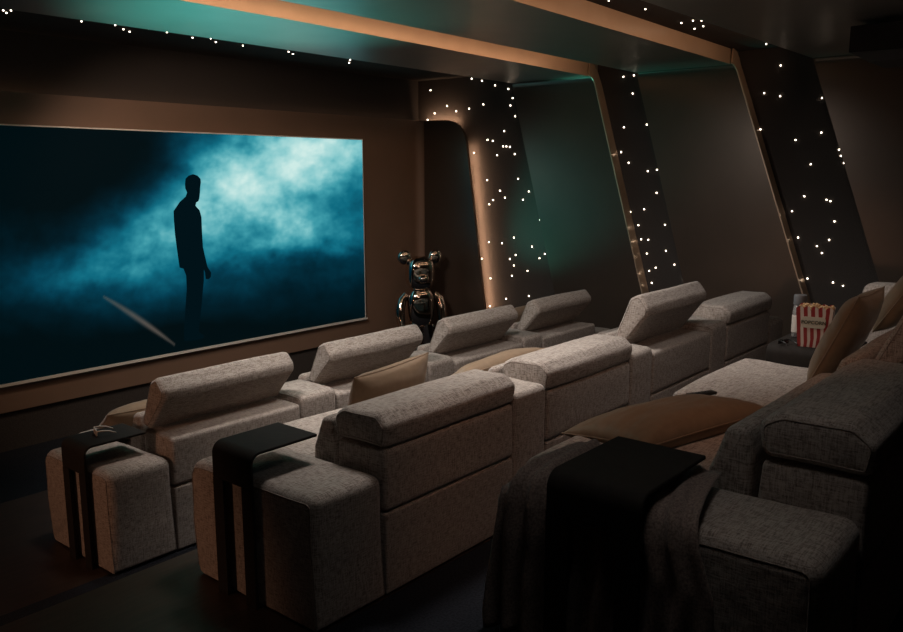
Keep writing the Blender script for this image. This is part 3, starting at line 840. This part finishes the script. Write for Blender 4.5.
# ------------------------------------------------------------------ lights
def area(name, loc, target, sx, sy, power, col, spread=180):
    l = bpy.data.lights.new(name, 'AREA'); l.shape = 'RECTANGLE'; l.size = sx; l.size_y = sy; l.energy = power; l.color = col; l.spread = R(spread)
    o = bpy.data.objects.new(name, l); C.objects.link(o); o.location = loc
    d = Vector(target) - Vector(loc)
    o.rotation_euler = d.to_track_quat('-Z', 'Y').to_euler()
    return o
def strip(name, a, b_, direction, width, power, col, spread=150):
    """long light whose length runs a->b and which faces `direction`"""
    a, b_ = Vector(a), Vector(b_); ax = (b_ - a); Ln = ax.length; ax.normalize()
    z = -(Vector(direction) - ax * Vector(direction).dot(ax)).normalized(); yv = z.cross(ax)
    l = bpy.data.lights.new(name, 'AREA'); l.shape = 'RECTANGLE'; l.size = Ln; l.size_y = width; l.energy = power; l.color = col; l.spread = R(spread)
    o = bpy.data.objects.new(name, l); C.objects.link(o)
    m_ = Matrix((ax, yv, z)).transposed().to_4x4(); m_.translation = (a + b_) / 2
    o.matrix_world = m_
    return o
def spot(name, loc, target, power, col, size, blend=0.6, rad=0.08):
    l = bpy.data.lights.new(name, 'SPOT'); l.energy = power; l.color = col; l.spot_size = R(size); l.spot_blend = blend; l.shadow_soft_size = rad
    o = bpy.data.objects.new(name, l); C.objects.link(o); o.location = loc
    o.rotation_euler = (Vector(target) - Vector(loc)).to_track_quat('-Z', 'Y').to_euler()
    return o
WARM = (1.0, 0.60, 0.36); NEU = (1.0, 0.92, 0.86)
# LED lines in the ceiling grooves, washing the bronze facings
strip('groove_led', (XL + .1, 1.99, 3.15), (6.3, 2.08, 3.15), (0, 1, -0.02), 0.05, 9, WARM)
strip('groove_led', (XL + .1, 0.18, 3.15), (6.3, 0.18, 3.15), (0, 1, -0.02), 0.05, 9, WARM)
# LED line behind the niche return, glowing on the star cloth
strip('niche_led', (XW + .05, P0n(0) + .02, 0.0), (XW + .05, P0n(2.30) + .02, 2.30), (1, -0.3, 0), 0.02, 9, WARM, 170)
strip('niche_led', (XW + .045, 4.75, 2.61), (XW + .045, 5.3, 2.61), (1, 0, 0.5), 0.03, 3, WARM, 170)
strip('surround_led', (XL + .1, YF + .045, 2.62), (XW - .05, YF + .045, 2.62), (0, 1, 0.7), 0.03, 1.5, WARM, 170)
# downlights over the rows, with added fill spots among them
spot('overhead_spot', (0.7, 2.1, 3.0), (2.8, 2.0, 0.2), 200, NEU, 110, rad=0.25)
spot('overhead_spot', (2.0, 0.7, 3.0), (3.2, 0.8, 0.2), 130, NEU, 110, rad=0.25)
spot('overhead_spot', (1.0, 0.6, 3.0), (1.3, 0.5, 0.2), 85, NEU, 75, rad=0.25)
spot('overhead_spot', (2.9, -0.5, 3.0), (3.4, -0.4, 0.3), 32, NEU, 95, rad=0.25)
spot('overhead_spot', (-0.2, -1.5, 3.0), (0.5, -1.5, 0.5), 13, NEU, 100, rad=0.25)  # weak unseen fill, added to lift the nearest sofa out of black
spot('warm_fill', (0.8, -1.6, 3.0), (2.4, 0.0, 0.3), 26, (1, .48, .28), 80, rad=0.2)  # unseen fill, added in place of warm bounce on the sofa backs
spot('warm_wall_lamp', (-3.0, 1.9, 1.2), (0.0, 1.9, 0.0), 50, (1, .50, .30), 60, rad=0.1)
spot('screen_washer', (1.5, 3.0, 2.98), (3.2, 5.3, 0.8), 90, (1, .72, .55), 94)
spot('wall_fill', (1.5, -2.6, 2.9), (6.6, 0.8, 1.6), 18, (1, .78, .64), 100, rad=0.3)  # unseen fill, added to brighten the right wall and its star cloth
# unseen teal spots added to strengthen the screen's glow on ceiling and wall panel
spot('teal_glow_fill', (2.2, 4.7, -0.5), (2.0, 2.8, 3.05), 650, (0.14, 1.0, 0.90), 44, 1.0, 0.1)
spot('teal_glow_fill', (5.6, 4.7, 0.1), (6.6, 3.05, 1.6), 170, (0.14, 1.0, 0.80), 46, 1.0, 0.1)
w = bpy.data.worlds.new('world'); sc.world = w; w.use_nodes = True
w.node_tree.nodes['Background'].inputs[0].default_value = (0.9, 0.8, 0.75, 1); w.node_tree.nodes['Background'].inputs[1].default_value = 0.012
